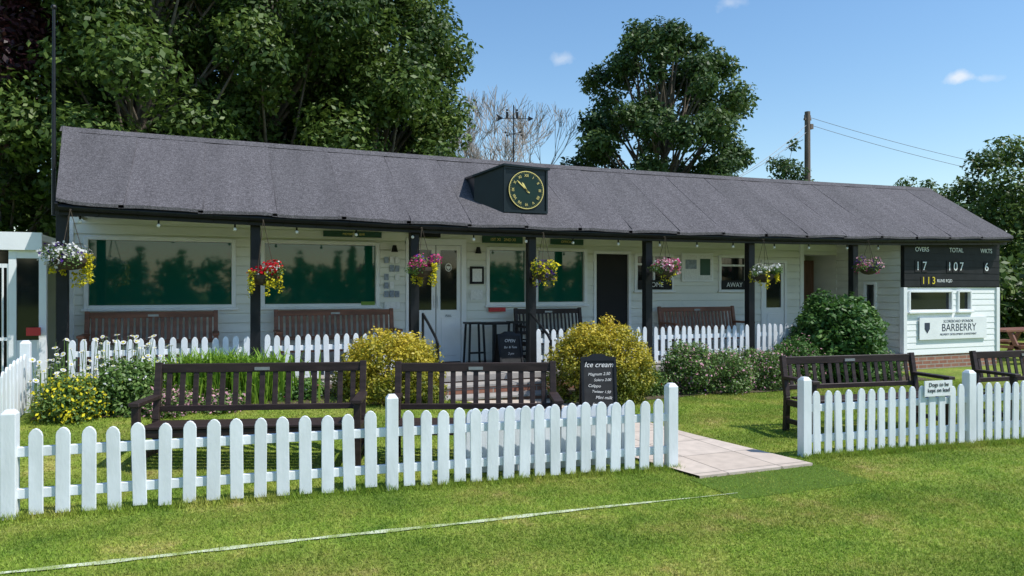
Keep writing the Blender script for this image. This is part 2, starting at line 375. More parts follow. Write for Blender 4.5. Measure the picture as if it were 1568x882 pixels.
siding(mb,YP,13.65,.34,2.62,[],lambda u,z,o:(EX+o,u,z),m=1)
siding(mb,YF,13.65,.0,2.62,[],lambda u,z,o:(WX-o,u,z))
siding(mb,WX,EX,.0,2.62,[],lambda u,z,o:(u,13.65+o,z))
mb.obj('weatherboard_walls',[siding_m,sb_siding],pav)
mb=MB()
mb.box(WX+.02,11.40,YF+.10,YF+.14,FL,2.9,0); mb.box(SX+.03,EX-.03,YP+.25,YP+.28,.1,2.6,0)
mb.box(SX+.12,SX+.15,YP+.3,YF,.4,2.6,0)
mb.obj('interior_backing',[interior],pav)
mb=MB()
mb.box(11.40,11.425,YF+.02,13.0,FL,2.6,0); mb.box(12.34,12.37,YF+.0,13.0,FL,2.6,0); mb.box(11.43,12.34,12.95,13.0,FL,2.6,0)
mb.box(11.50,12.25,12.60,12.645,FL,2.25,1); mb.box(11.43,12.34,YF+.02,12.95,2.36,2.4,0)
mb.box(12.10,12.14,12.56,12.60,1.35,1.5,2)
mb.obj('recess_with_door',[siding_m,browndoor,steel],pav)
fr=MB(); gl=MB()
def window(x0,x1,z0,z1,y=YF,m=0,mull=(),hbar=(),fw=.05):
    gl.box(x0+fw*.6,x1-fw*.6,y+.03,y+.035,z0+fw*.6,z1-fw*.6,m)
    yy0,yy1=y-.035,y+.04
    fr.box(x0-.01,x0+fw,yy0,yy1,z0,z1); fr.box(x1-fw,x1+.01,yy0,yy1,z0,z1)
    fr.box(x0+fw,x1-fw,yy0,yy1,z1-fw,z1+.01); fr.box(x0-.04,x1+.04,yy0-.03,yy1,z0-.035,z0+.0)
    fr.box(x0+fw,x1-fw,yy0,yy1,z0+.0,z0+fw)
    for q in mull: fr.box(q-.02,q+.02,y-.02,y+.032,z0+fw,z1-fw)
    for q in hbar: fr.box(x0+fw,x1-fw,y-.018,y+.031,q-.02,q+.02)
window(*ops[0]); window(*ops[1]); window(*ops[3]); window(*ops[4])
window(*ops[6],m=1,mull=(7.78,),hbar=(2.1,)); window(*ops[7],m=1,hbar=(2.1,))
window(12.47,13.66,1.19,1.60,YP,1,fw=.035); window(13.82,14.2,1.19,1.60,YP,1,fw=.035)
fr.box(8.39,9.12,YF-.05,YF-.025,1.77,2.33); 
gl.box(8.43,8.735,YF-.056,YF-.051,1.81,2.29,2); gl.box(8.775,9.08,YF-.056,YF-.051,1.81,2.29,2)
def leaf(x0,x1,z0,z1,gz,y=YF):
    fr.box(x0,x1,y-.01,y+.02,z0,gz); fr.box(x0,x0+.07,y-.01,y+.02,gz,z1); fr.box(x1-.07,x1,y-.01,y+.02,gz,z1); fr.box(x0+.07,x1-.07,y-.01,y+.02,z1-.08,z1)
    gl.box(x0+.07,x1-.07,y+.0,y+.005,gz,z1-.08,1)
    fr.box(x0+.08,x1-.08,y-.022,y-.01,z0+.1,gz-.12)
leaf(3.05,3.475,.40,2.37,1.28); leaf(3.49,3.92,.40,2.37,1.28)
fr.box(2.96,3.045,YF-.04,YF+.03,FL,2.43); fr.box(3.925,4.01,YF-.04,YF+.03,FL,2.43); fr.box(2.96,4.01,YF-.043,YF+.03,2.375,2.48)
leaf(10.39,10.91,.40,2.15,1.25); fr.box(10.32,10.38,YF-.03,YF+.03,FL,2.2); fr.box(10.92,10.98,YF-.03,YF+.03,FL,2.2); fr.box(10.32,10.98,YF-.032,YF+.03,2.16,2.22)
fr.box(6.48,6.535,YF-.03,YF+.03,FL,2.3); fr.box(7.215,7.27,YF-.03,YF+.03,FL,2.3); fr.box(6.48,7.27,YF-.032,YF+.03,2.28,2.34)
for z in (1.42,): 
    fr.box(3.44,3.46,YF-.05,YF-.01,z-.1,z+.1); fr.box(3.505,3.525,YF-.05,YF-.01,z-.1,z+.1)
gl.box(SX+.02,SX+.025,11.07,11.28,1.08,1.72,1)
fr.box(SX-.03,SX+.03,11.02,11.07,1.03,1.77); fr.box(SX-.03,SX+.03,11.28,11.33,1.03,1.77); fr.box(SX-.03,SX+.03,11.07,11.28,1.72,1.77); fr.box(SX-.03,SX+.03,11.07,11.28,1.03,1.08)
fr.box(SX-.035,SX+.06,YP-.035,YP+.06,.34,1.66); fr.box(EX-.06,EX+.035,YP-.035,YP+.06,.34,1.66)
fr.box(WX-.03,WX+.12,YF-.03,YF+.05,FL,2.6); fr.box(11.33,11.42,YF-.035,YF+.05,FL,2.6)
fr.obj('window_and_door_frames',[white],pav,bevel=.004); gl.obj('window_panes',[glass,dglass,notice],pav)
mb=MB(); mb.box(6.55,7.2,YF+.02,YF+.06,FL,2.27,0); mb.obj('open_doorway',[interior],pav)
mb=MB(); mb.box(-1.66,SX,10.30,YF,2.64,2.66,0)
mb.obj('porch_ceiling',[siding_m],pav)
mb=MB(); mb.box(WX-.05,SX,10.22,YF+.1,.30,FL,0)
mb.box(WX-.03,2.6,10.25,10.30,-.05,.30,1); mb.box(4.6,SX,10.25,10.30,-.05,.30,1); mb.box(2.6,4.6,10.25,10.3,-.05,.3,1)
mb.box(SX,EX,YP+.01,YP+.1,-.05,.34,1); mb.box(EX-.1,EX-.01,YP+.1,13.6,-.05,.34,1)
mb.box(WX-.03,WX+.1,10.3,13.6,-.05,.3,1)
mb.box(2.68,4.52,9.9,10.22,-.05,.25,1); mb.box(2.68,4.52,9.56,9.9,-.05,.13,1)
mb.box(2.66,4.54,9.88,10.215,.25,.28,0); mb.box(2.66,4.54,9.54,9.88,.13,.155,0)
mb.obj('floor_and_brick_plinth',[deckm,brick],pav)
mb=MB()
for x in (-1.70,.52,2.68,4.515,6.59,8.67,11.06):
    mb.box(x-.062,x+.062,YP-.062,YP+.062,FL,ez(x)-.02)
    mb.box(x-.075,x+.075,YP-.075,YP+.075,FL,FL+.1)
xs_=np.linspace(-1.72,15.05,40)
for a,b_ in zip(xs_,xs_[1:]):
    mb.beam((a,10.25,ez(a)-.075),(b_,10.25,ez(b_)-.075),.035,.13)
    mb.beam((a,YP,ez(a)+.0),(b_,YP,ez(b_)+.0),.09,.12)
    mb.cyl((a,10.16,ez(a)-.05),(b_,10.16,ez(b_)-.05),.042,n=8)
mb.obj('posts_and_fascia',[black],pav,bevel=.004)
# roof
mb=MB(); n=19; W=16.95/n
RY,EY,BY=12.0,10.10,13.95
for i in range(n):
    xa=-1.93+i*W-.03; xb=-1.93+(i+1)*W+.03; K=10; rw=random.uniform(-.003,.002)
    for side in (0,1):
        for k in range(K):
            f0,f1=k/K,(k+1)/K
            for q in range(4):
                p0,p1=xa+(xb-xa)*q/4,xa+(xb-xa)*(q+1)/4
                pts=[]
                for xx,ff in((p0,f0),(p1,f0),(p1,f1),(p0,f1)):
                    yy=(EY+(RY-EY)*ff) if side==0 else (BY+(RY-BY)*ff)
                    e_=ez(xx)+.02; x2=xx+(.24*(1-ff)*(1-(xx-xa)/(xb-xa)) if i==0 else 0)
                    z=e_+(rz_(xx)-e_)*ff+(.003*math.sin(xx*5+ff*5)+.002*math.sin(xx*13+ff*11))-.010*math.sin(math.pi*ff)
                    z+=(.009+rw)*(xx-xa)/(xb-xa)
                    if i==0 and q==0 and xx==p0: z+=.03
                    if ff==0: z-=.010+.008*math.sin(xx*4.1+i)
                    pts.append((x2,yy,z))
                mb.quad(*pts,m=(i*7%3==0)*1)
                if side==0 and k==0:
                    a,b_=pts[0],pts[1]; mb.quad((a[0],a[1],a[2]-.04),(b_[0],b_[1],b_[2]-.04),b_,a,m=0)
            yy0=(EY+(RY-EY)*f0); yy1=(EY+(RY-EY)*f1)
            if side==0:
                def zt(ff): 
                    e_=ez(xb)+.02; return e_+(rz_(xb)-e_)*ff-.010*math.sin(math.pi*ff)+.009
                mb.quad((xb,yy0,zt(f0)-.014),(xb,yy1,zt(f1)-.014),(xb,yy1,zt(f1)+.002),(xb,yy0,zt(f0)+.002),m=1)
xr=np.linspace(-1.98,15.05,30)
for a,b_ in zip(xr,xr[1:]):
    za,zb=rz_(a),rz_(b_)
    mb.quad((a,RY-.12,za-.066),(b_,RY-.12,zb-.066),(b_,RY,zb+.022),(a,RY,za+.022),1)
    mb.quad((a,RY,za+.022),(b_,RY,zb+.022),(b_,RY+.12,zb-.066),(a,RY+.12,za-.066),1)
mb.obj('felt_roof',[felt,felt2],pav)
mb=MB()
for x in (-1.70,15.0):
    x2=-1.86 if x<0 else x
    mb.add([(x,10.25,ez(x)-.05),(x,13.8,ez(x)-.05),(x2,RY,rz_(x)-.04)],[(0,1,2)],0)
    s_=1 if x>0 else -1; xx=x+.02*s_; xx2=x2+.02*s_
    mb.beam((xx,10.12,ez(x)-.06),(xx2,RY,rz_(x)-.08),.03,.10,1); mb.beam((xx,BY,ez(x)-.06),(xx2,RY,rz_(x)-.08),.03,.10,1)
mb.obj('gable_ends',[siding_m,blackm],pav)
# clock
ck=empty('roof_clock'); ck.parent=pav
A=(4.07,10.42); B=(4.80,10.42); Cc=(3.70,10.70); D=(3.9,12.0); E=(4.80,12.0)
def zt_(p,t): return (p[0],p[1],t)
mb=MB()
bot=[zt_(A,2.80),zt_(B,2.80),zt_(E,3.3),zt_(D,3.3),zt_(Cc,2.86)]
top=[zt_(A,3.53),zt_(B,3.50),zt_(E,3.55),zt_(D,3.5),zt_(Cc,3.37)]
mb.add(bot+top,[(0,1,6,5),(1,2,7,6),(2,3,8,7),(3,4,9,8),(4,0,5,9),(4,3,2,1,0)],0)
c_=Vector((sum(p[0] for p in top)/5,sum(p[1] for p in top)/5,3.62))
def out(p): v=Vector(p)-Vector((c_.x,c_.y,p[2])); return Vector(p)+v.normalized()*.05
lid=[out(p) for p in top]; mb.add([*lid,c_]+[l-Vector((0,0,.03)) for l in lid],[(i,(i+1)%5,5) for i in range(5)]+[(6+i,6+(i+1)%5,(i+1)%5,i) for i in range(5)]+[(10,9,8,7,6)],0)
mb.box(4.07,4.80,10.40,10.418,2.80,2.835); mb.box(4.07,4.80,10.40,10.418,3.46,3.50); mb.box(4.07,4.10,10.40,10.418,2.835,3.46); mb.box(4.77,4.80,10.40,10.418,2.835,3.46)
mb.obj('clock_housing',[clockblk],ck)
cx,cz,cr=4.435,3.145,.290
mb=MB(); mb.cyl((cx,10.415,cz),(cx,10.39,cz),cr,n=48,m=0)
def ring(r0,r1,y,m):
    K=48
    for k in range(K):
        a,b_=2*math.pi*k/K,2*math.pi*(k+1)/K
        mb.quad((cx+r0*math.cos(a),y,cz+r0*math.sin(a)),(cx+r1*math.cos(a),y,cz+r1*math.sin(a)),(cx+r1*math.cos(b_),y,cz+r1*math.sin(b_)),(cx+r0*math.cos(b_),y,cz+r0*math.sin(b_)),m)
ring(cr-.010,cr,10.386,1)
for k in range(60):
    a=math.radians(6*k); d=Vector((math.sin(a),0,math.cos(a))); s_=Vector((d.z,0,-d.x))*.0015; c0=Vector((cx,10.386,cz))
    mb.add([c0+d*(cr-.028)-s_,c0+d*(cr-.028)+s_,c0+d*(cr-.017)+s_,c0+d*(cr-.017)-s_],[(0,1,2,3)],1)
def hand(ang,l,w):
    d=Vector((math.sin(ang),0,math.cos(ang))); s_=Vector((d.z,0,-d.x)); c0=Vector((cx,10.380,cz))
    mb.add([c0-d*.04-s_*w/2,c0-d*.04+s_*w/2,c0+d*l*.75+s_*w,c0+d*l,c0+d*l*.75-s_*w],[(0,1,2,3,4)],1)
hand(math.radians(312),.22,.010); hand(math.radians(327),.14,.014); hand(math.radians(132),.07,.01)
mb.obj('clock_face',[clockgreen,gold],ck)
for k,s_ in enumerate(['XII','I','II','III','IIII','V','VI','VII','VIII','IX','X','XI']):
    a=math.radians(30*k); text(s_,(cx+(cr-.070)*math.sin(a),10.384,cz+(cr-.070)*math.cos(a)),.060,gold,ck,'numeral',rot=(math.pi/2,a,0))
# scoreboard
sb=empty('scoreboard'); sb.parent=pav
mb=MB()
mb.box(SX-.02,EX+.02,YP-.03,YP+.05,1.665,2.60,0)
for i in range(7): mb.box(SX-.02,EX+.02,YP-.036,YP-.0301,1.68+i*.13,1.68+i*.13+.115,0)
def digitbox(x,z,w,h,m=1): mb.box(x-w/2,x+w/2,YP-.045,YP-.037,z-h/2,z+h/2,m)
mb.box(12.73,14.62,YP-.045,YP-.03,.64,1.07,2)
DX=[(12.68,'1'),(12.86,'7'),(13.55,'1'),(13.72,'0'),(13.89,'7'),(14.62,'6')]
for x,_ in DX: digitbox(x,2.07,.15,.22)
for i,x in enumerate((12.83,12.97,13.11)): digitbox(x,1.79,.12,.18)
mb.obj('scoreboard_panel',[blackm,interior,white],sb)
for x,s_ in DX: text(s_,(x,YP-.047,2.07),.24,white,sb)
for x,s_ in ((12.83,'1'),(12.97,'1'),(13.11,'3')): text(s_,(x,YP-.047,1.79),.20,yellow,sb)
text('OVERS',(12.80,YP-.040,2.40),.125,white,sb); text('TOTAL',(13.75,YP-.040,2.40),.125,white,sb); text('WKTS',(14.62,YP-.040,2.40),.125,white,sb)
text('RUNS RQD',(13.42,YP-.040,1.79),.085,white,sb)
navy=M('navy_ink',(.03,.04,.07),.6)
text('SCOREBOARD SPONSOR',(13.80,YP-.047,.99),.075,navy,sb); text('BARBERRY',(13.82,YP-.047,.86),.21,navy,sb); text('PROPERTY DEVELOPMENT & INVESTMENT',(13.80,YP-.047,.73),.055,navy,sb)
mb=MB(); mb.prism([(12.86,YP-.046,.97),(12.86,YP-.046,.85),(12.93,YP-.046,.76),(13.0,YP-.046,.85),(13.0,YP-.046,.97)],(0,-.003,0)); mb.obj('crest',[navy],sb)
sg=MB()
def sign(x0,x1,z0,z1,m,y=YF,t=.03): sg.box(x0,x1,y-t-.024,y-.023,z0,z1,m)
sign(1.62,2.08,2.47,2.56,0); sign(2.12,2.55,2.47,2.56,0); sign(4.30,5.05,2.43,2.55,0); sign(5.60,6.25,2.43,2.53,0); 
sign(3.02,3.55,2.50,2.62,1)
for i in range(3):
    for j in range(5):
        if (i+j)%4!=3: sign(2.60+i*.09,2.67+i*.09,1.5+j*.14,1.5+j*.14+.1+.01*(i%2),2 if (i*j)%3 else 3,t=.01)
sign(2.60,2.86,1.30,1.42,2,t=.01)
sign(4.08,4.33,1.72,2.02,1,t=.02); sign(4.12,4.29,1.76,1.98,2,t=.025); sign(4.09,4.31,1.45,1.62,2,t=.01)
sign(4.42,4.72,1.24,1.31,4,t=.05); sign(2.22,2.44,1.375,1.43,5,t=.03)
sg.box(-2.14,-1.99,10.70,10.74,1.06,1.16,4)
sg.box(8.46,8.72,YF-.058,YF-.0565,2.02,2.2,3); sg.box(8.80,9.04,YF-.058,YF-.0565,1.9,2.22,0)
sg.box(7.40,8.16,YF-.05,YF-.045,1.62,1.80,1); sg.box(9.32,9.94,YF-.05,YF-.045,1.62,1.80,1)
lime=M('lime_sign',(.16,.30,.03),.5,.05,5)
sg.obj('notices_and_name_boards',[greenb,blackm,notice,M('notice_blue',(.25,.3,.38),.6,.3,20),redsign,lime],pav)
text('HOME',(7.78,YF-.053,1.71),.13,white,pav); text('AWAY',(9.63,YF-.053,1.71),.13,white,pav)
text('1ST XI   2ND XI',(4.68,YF-.056,2.49),.07,gold,pav); text('OFFICIAL',(5.92,YF-.056,2.48),.06,gold,pav); text('MEMBERS    BAR',(2.1,YF-.056,2.515),.05,gold,pav)
text('PULL',(3.70,YF-.024,1.18),.05,blackm,pav)
mb=MB()
for k in range(20):
    a,b_=k/20*6.283,(k+1)/20*6.283
    mb.quad((3.705+.06*math.cos(a),YF-.003,2.0+.07*math.sin(a)),(3.705+.045*math.cos(a),YF-.003,2.0+.055*math.sin(a)),(3.705+.045*math.cos(b_),YF-.003,2.0+.055*math.sin(b_)),(3.705+.06*math.cos(b_),YF-.003,2.0+.07*math.sin(b_)))
mb.add([(3.67,YF-.004,2.02),(3.74,YF-.004,2.02),(3.74,YF-.004,1.99),(3.705,YF-.004,1.955),(3.67,YF-.004,1.99)],[(0,1,2,3,4)])
mb.obj('door_crest',[notice],pav)
text('NO\nENTRY\nDURING\nPLAY',(SX-.026,11.55,2.2),.07,blackm,pav,rot=(math.pi/2,0,-math.pi/2))
mb=MB()
for x in (2.75,4.2,):
    mb.cyl((x,YF-.02,2.30),(x,YF-.12,2.33),.012); mb.cyl((x,YF-.12,2.35),(x,YF-.12,2.24),.03,.055,10)
mb.obj('wall_lamps',[black],pav)
mb=MB(); bx=-1.5
while bx<12:
    z=ez(bx)-.13; mb.cyl((bx,10.30,z+.03),(bx,10.30,z-.045),.012,m=0); mb.sphere((bx,10.30,z-.07),.024,1)
    bx+=.82+random.uniform(-.1,.1)
mb.obj('festoon_bulbs',[black,bulbm],pav,smooth=True)
mb=MB()
for x in (2.78,4.44):
    pts=[(x,10.28,1.28),(x,10.0,1.16),(x,9.62,.98),(x,9.52,.90),(x,9.52,.0)]
    for a,b_ in zip(pts,pts[1:]): mb.cyl(a,b_,.02,n=8)
    mb.cyl((x,10.28,1.28),(x,10.28,FL),.02,n=8)
mb.obj('handrails',[black],pav)
e=empty('weathervane'); mb=MB(); vx,vy=4.88,12.0
mb.cyl((vx,vy,3.80),(vx,vy,4.85),.012); 
for a in (0,math.pi/2):
    d=Vector((math.cos(a+.3),math.sin(a+.3),0))*.16; c0=Vector((vx,vy,4.35)); mb.cyl(c0-d,c0+d,.005)
    for s_ in(-1,1): mb.box(*(sum(([q-.014,q+.014] for q in (c0+d*s_*1.15)),[])))
d=Vector((.93,-.3,0)); c0=Vector((vx,vy,4.62)); mb.cyl(c0-d*.3,c0+d*.3,.006)
mb.add([c0+d*.36,c0+d*.26+Vector((0,0,.05)),c0+d*.26-Vector((0,0,.05))],[(0,1,2)]); mb.prism([c0-d*.32+Vector((0,0,.08)),c0-d*.18,c0-d*.32-Vector((0,0,.06)),c0-d*.27],(0,.006,0))
for q in(-.12,.06):
    p=c0+d*q; mb.prism([p+d*-.02,p+d*.02,p+d*.025+Vector((0,0,.11)),p+d*-.015+Vector((0,0,.12))],(0,.006,0)); mb.sphere(p+Vector((0,0,.145)),.02)
mb.obj('vane',[black],e)
mb=MB(); mb.cyl((-1.93,11.2,2.6),(-1.93,11.2,5.3),.028,.018,m=0); mb.sphere((-1.93,11.2,5.32),.035); mb.obj('flagpole',[black])

e=empty('side_entrance'); mb=MB(); y=10.78
mb.box(-7,-1.98,y,13.4,2.24,2.32,0); mb.box(-7,-1.98,y-.05,y,2.12,2.34,0)
for x in(-5.2,-4.3,-3.3,-2.72,-2.30,-1.98): mb.box(x-.04,x+.04,y,y+.07,.3,2.12,0)
for a,b_ in((-5.2,-4.3),(-4.3,-3.3),(-3.3,-2.72),(-2.30,-1.98)):
    mb.box(a+.04,b_-.04,y+.01,y+.06,.3,1.0,0); mb.box(a+.04,b_-.04,y+.01,y+.06,2.02,2.12,0); mb.box(a+.04,b_-.04,y+.03,y+.035,1.0,2.02,1)
k=-2.68
while k<-2.32: mb.cyl((k,y+.02,.35),(k,y+.02,1.95),.012,n=6,m=0); k+=.055
mb.box(-2.68,-2.34,y+.012,y+.035,1.9,1.95,0); mb.box(-2.68,-2.34,y+.012,y+.035,1.0,1.04,0); mb.box(-2.68,-2.34,y+.2,y+.24,.3,2.12,1)
mb.box(-7,-1.98,13.3,13.4,0,2.24,0)
mb.obj('walls_and_glazing',[white,dglass,steel],e)

# ---------------------------------------------------------------- benches
def bench(name,w,H,loc,rz,mat,nsl=14,sw=.050):
    mb=MB(); hw=w/2
    for s_ in(-1,1):
        x=s_*(hw-.035)
        mb.beam((x,.02,0),(x,.0,.40),.06,.06); mb.beam((x,0,.40),(x,.09,H+.02),.06,.055)
        mb.box(x-.032,x+.032,-.50,-.44,0,.60)
        mb.box(x-.045,x+.045,-.53,.03,.60,.635)
        mb.box(x-.02,x+.02,-.44,0,.30,.37); mb.box(x-.02,x+.02,-.44,0,.10,.15)
    for i in range(6):
        y0=-.50+i*.082; mb.box(-hw+.07,hw-.07,y0,y0+.066,.395-.004*(i),.420-.004*i)
    mb.box(-hw+.07,hw-.07,-.49,-.46,.32,.39)
    mb.beam((-hw+.06,.085,H-.035),(hw-.06,.085,H-.035),.035,.085); mb.beam((-hw+.06,.025,.50),(hw-.06,.025,.50),.03,.055)
    for i in range(nsl):
        x=-hw+.07+(w-.14)*(i+.5)/nsl; mb.beam((x,.03,.50),(x,.082,H-.07),.014,sw,up=(1,0,0))
    e=empty(name,loc); e.rotation_euler[2]=rz
    mb.obj('frame_and_slats',[mat],e,bevel=.004)
    p=MB(); p.box(-.07,.07,.055,.064,H-.06,H-.03); p.obj('plaque',[steel],e)
    return e
r=math.radians
bench('park_bench',1.98,.91,(.42,7.44,.01),r(-16),bench_m,15)
bench('park_bench',1.58,.91,(2.36,6.78,.0),r(-20),bench_m,13)
bench('park_bench',1.85,.84,(7.02,6.60,.0),r(-8),bench_m,16)
bench('park_bench',1.75,.84,(9.68,6.28,.0),r(-6),bench_m,14)
bench('park_bench',1.74,.92,(-.80,11.75,FL),0,benchb,20)
bench('park_bench',1.85,.92,(1.78,11.75,FL),0,benchb,20)
bench('park_bench',1.3,.90,(5.45,11.72,FL),0,bench_m,16,.035)
bench('park_bench',1.75,.90,(8.6,11.75,FL),0,benchb,20)

def aboard(name,loc,w,h,rz,lines):
    e=empty(name,loc); e.rotation_euler[2]=rz
    for s_,nm in((-1,'front_panel'),(1,'back_panel')):
        mb=MB(); ty=.16*s_
        def P(x,z,o=0): return (x,ty*(1-z/h)+o*s_,z)
        hw=w/2
        def beam(x0,x1,z0,z1,m,o0,o1): 
            mb.add([P(x0,z0,o0),P(x1,z0,o0),P(x1,z1,o0),P(x0,z1,o0),P(x0,z0,o1),P(x1,z0,o1),P(x1,z1,o1),P(x0,z1,o1)],[(0,1,2,3),(4,7,6,5),(0,4,5,1),(1,5,6,2),(2,6,7,3),(3,7,4,0)],m)
        beam(-hw,-hw+.03,0,h-.04,1,0,.03); beam(hw-.03,hw,0,h-.04,1,0,.03); beam(-hw+.03,hw-.03,.05,.08,1,0,.028); beam(-hw+.03,hw-.03,.08,h-.06,0,.005,.015)
        pr=[(-hw,h-.06),(hw,h-.06),(hw,h-.02),(hw*.6,h-.015),(hw*.3,h+.02),(-hw*.3,h+.02),(-hw*.6,h-.015),(-hw,h-.02)]
        mb.prism([P(a,b_,.0) for a,b_ in pr],(0,.028*s_,0),1)
        mb.obj(nm,[chalkboard,black],e)
    tilt=math.atan(.16/h)
    for s_,z,sz,x in lines:
        text(s_,(x,-.16*(1-z/h)-.020,z),sz,chalk,e,rot=(math.pi/2-tilt,random.uniform(-.06,.06),0),shear=.3,ext=.0005)
aboard('chalkboard_sign',(4.38,8.02,float(zg(4.38,8.02))),.43,.79,r(-20),[('Ice cream',.68,.09,0),('Magnum 2.50',.57,.05,0),('Solero 2.00',.50,.045,.04),('Calippo',.43,.05,-.06),('Twister 1.50',.36,.045,.02),('Mini milk',.29,.055,.05),('Feast',.21,.05,-.04),('ask at bar',.14,.05,0)])
aboard('chalkboard_sign',(4.42,11.1,FL),.40,.55,0,[('OPEN',.42,.07,0),('Bar & Teas',.32,.05,0),('2 pm',.22,.05,0)])
e=empty('bar_table'); mb=MB()
for x in(3.98,4.75):
    for dx in(-.14,.14):
        for dy in(-.14,.14): mb.beam((x+dx,11.5+dy,FL),(x+dx*.8,11.5+dy*.8,FL+.68),.03,.03)
    mb.box(x-.15,x+.15,11.35,11.65,FL+.68,FL+.71); mb.box(x-.13,x+.13,11.36,11.38,FL+.2,FL+.23)
mb.box(4.15,4.60,11.45,11.75,FL+.66,FL+.70); mb.box(4.34,4.4,11.57,11.63,FL,FL+.66)
mb.obj('tops_and_legs',[black],e)
e=empty('picnic_table',(16.3,10.9,0)); mb=MB()
for i in range(5): mb.box(-.8,.8,-.36+i*.15,-.24+i*.15,.72,.76)
for s_ in(-1,1):
    for i in range(2): mb.box(-.8,.8,s_*.68-.12+i*.13,s_*.68-.01+i*.13,.42,.46)
    x=s_*.55; mb.beam((x,-.6,0),(x,-.25,.72),.05,.09); mb.beam((x,.6,0),(x,.25,.72),.05,.09); mb.box(x-.025,x+.025,-.75,.75,.36,.42)
mb.obj('boards',[benchb],e)

# ---------------------------------------------------------------- foliage
def LV(cs,rs,n,size,squash=.8,up=.5,asp=.55,fill=.4,zmin=None,sh=(0,1),zsh=None):
    cs=np.asarray(cs,float).reshape(-1,3); rs=np.asarray(rs,float)
    p=rs**2/np.sum(rs**2); idx=R.choice(len(cs),n,p=p)
    d=R.normal(size=(n,3)); d/=np.linalg.norm(d,axis=1)[:,None]
    rr=rs[idx]*R.uniform(0,1,n)**fill*(1+.22*np.sin(d[:,0]*5+idx)*np.sin(d[:,2]*6+idx*2))
    q=d.copy(); q[:,2]*=squash; pos=cs[idx]+q*rr[:,None]
    nrm=d*.6+R.normal(size=(n,3))*.5+np.array([0,0,up]); nrm/=np.linalg.norm(nrm,axis=1)[:,None]
    a=np.cross(nrm,R.normal(size=(n,3))); a/=np.linalg.norm(a,axis=1)[:,None]; b=np.cross(nrm,a)
    s=size*R.uniform(.55,1.35,n)[:,None]
    V=np.stack([pos-a*s*.5,pos+b*s*asp*.5,pos+a*s*.5,pos-b*s*asp*.5],1)
    cl=R.uniform(0,1,len(cs)); shd=np.clip(.45*cl[idx]+.55*R.uniform(0,1,n),0,1)*(sh[1]-sh[0])+sh[0]
    if zsh is not None:  # leaf colour goes from greener low down to yellower at the top
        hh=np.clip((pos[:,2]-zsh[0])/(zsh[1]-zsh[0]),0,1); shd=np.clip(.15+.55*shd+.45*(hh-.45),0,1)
    if zmin is not None:
        k=pos[:,2]>zmin; V=V[k]; shd=shd[k]
    return V,shd
def leafobj(name,batches,mats,parent=None):
    V=np.concatenate([b[0] for b in batches]); s=np.concatenate([b[1] for b in batches]); m=np.concatenate([np.full(len(b[0]),b[2]) for b in batches])
    return rawmesh(name,V,4,mats,parent,s,m)
def cw(tb,d,z=0):
    lat=tb*d; return (lat*C22+d*S22,-lat*S22+d*C22,z)
def tree(name,base,H,R0,zc0,nc,nl,size,mat,shape='round',cr=(.8,1.4),tr=.28,seed=0,fill=.4,barkm=bark,lean=(0,0)):
    rg=np.random.default_rng(seed); e=empty(name,base)
    cs=[];rs=[]
    for i in range(nc):
        f=(i+.5)/nc; z=zc0+(H-zc0)*f
        if shape=='round': pr=math.sin(math.pi*(.12+.80*f))**.7
        elif shape=='oval': pr=(.55+.45*min(1,f/.25))*(1-max(0,(f-.45)/.55)**2.2*.72)
        a=i*2.39996+rg.uniform(-.5,.5); rad=R0*pr*rg.uniform(.3,1.0)**.6
        cs.append((rad*math.cos(a)+lean[0]*f,rad*math.sin(a)+lean[1]*f,z+rg.uniform(-.4,.4))); rs.append(rg.uniform(*cr)*(.65+.35*pr))
    leafobj('crown',[(*LV(cs,rs,nl,size,fill=fill),0)],[mat],e)
    mb=MB(); pts=[Vector((0,0,-.1))]; 
    for k in range(1,7): pts.append(Vector((rg.normal()*.12*k/3,rg.normal()*.12*k/3,H*.85*k/6)))
    for k in range(6): mb.cyl(pts[k],pts[k+1],tr*(1-k/6.5),tr*(1-(k+1)/6.5),8,cap=False)
    for c in cs:
        c=Vector(c); k=min(5,max(1,int((c.z*.7)/(H*.85)*6))); p=pts[k]; mid=(p+c)/2+Vector((rg.normal()*.2,rg.normal()*.2,-.1))
        mb.cyl(p,mid,tr*.28,tr*.18,6,cap=False); mb.cyl(mid,c,tr*.18,tr*.06,6,cap=False)
        for q in range(3):
            dd=Vector(rg.normal(size=3)).normalized()*.45; mb.cyl(c,c+dd,tr*.07,.01,4,cap=False)
    mb.obj('trunk_and_limbs',[barkm],e,smooth=True)
    return e
for i,(t,d,H,Rr,n) in enumerate([(-.70,19,13,3.6,50000),(-.50,17.5,12.5,3.0,54000),(-.33,20,13.5,3.2,60000),(-.185,21.5,11.4,2.5,58000)]):
    tree('broadleaf_tree',cw(t,d),H,Rr,2.2,66,n,.165,LF,'round',(.65,1.2),.24,seed=20+i)
for i,(t,d,H,Rr,n) in enumerate([(-.60,26,15,4.5,22000),(-.40,27,15,4.5,22000),(-.24,27,13,3.4,20000)]):
    tree('broadleaf_tree',cw(t,d),H,Rr,2.2,40,n,.30,LF,'round',(1.1,1.9),.35,seed=40+i)
tree('copper_beech_tree',cw(-.74,16),11,1.7,5.5,20,12000,.18,LFc,'round',(.7,1.1),.25,seed=60)
tree('ash_tree',cw(.200,28),11.6,3.2,3.4,96,60000,.18,LF2,'oval',(.5,.92),.24,seed=74,fill=.5)
for i,(t,d,H,Rr,n) in enumerate([(.70,29,7.0,3.0,26000),(.60,31,5.6,1.8,10000),(.80,30,7.2,3.2,16000)]):
    tree('broadleaf_tree',cw(t,d),H,Rr,1.0,34,n,.19,LF,'round',(.8,1.2),.2,seed=80+i)
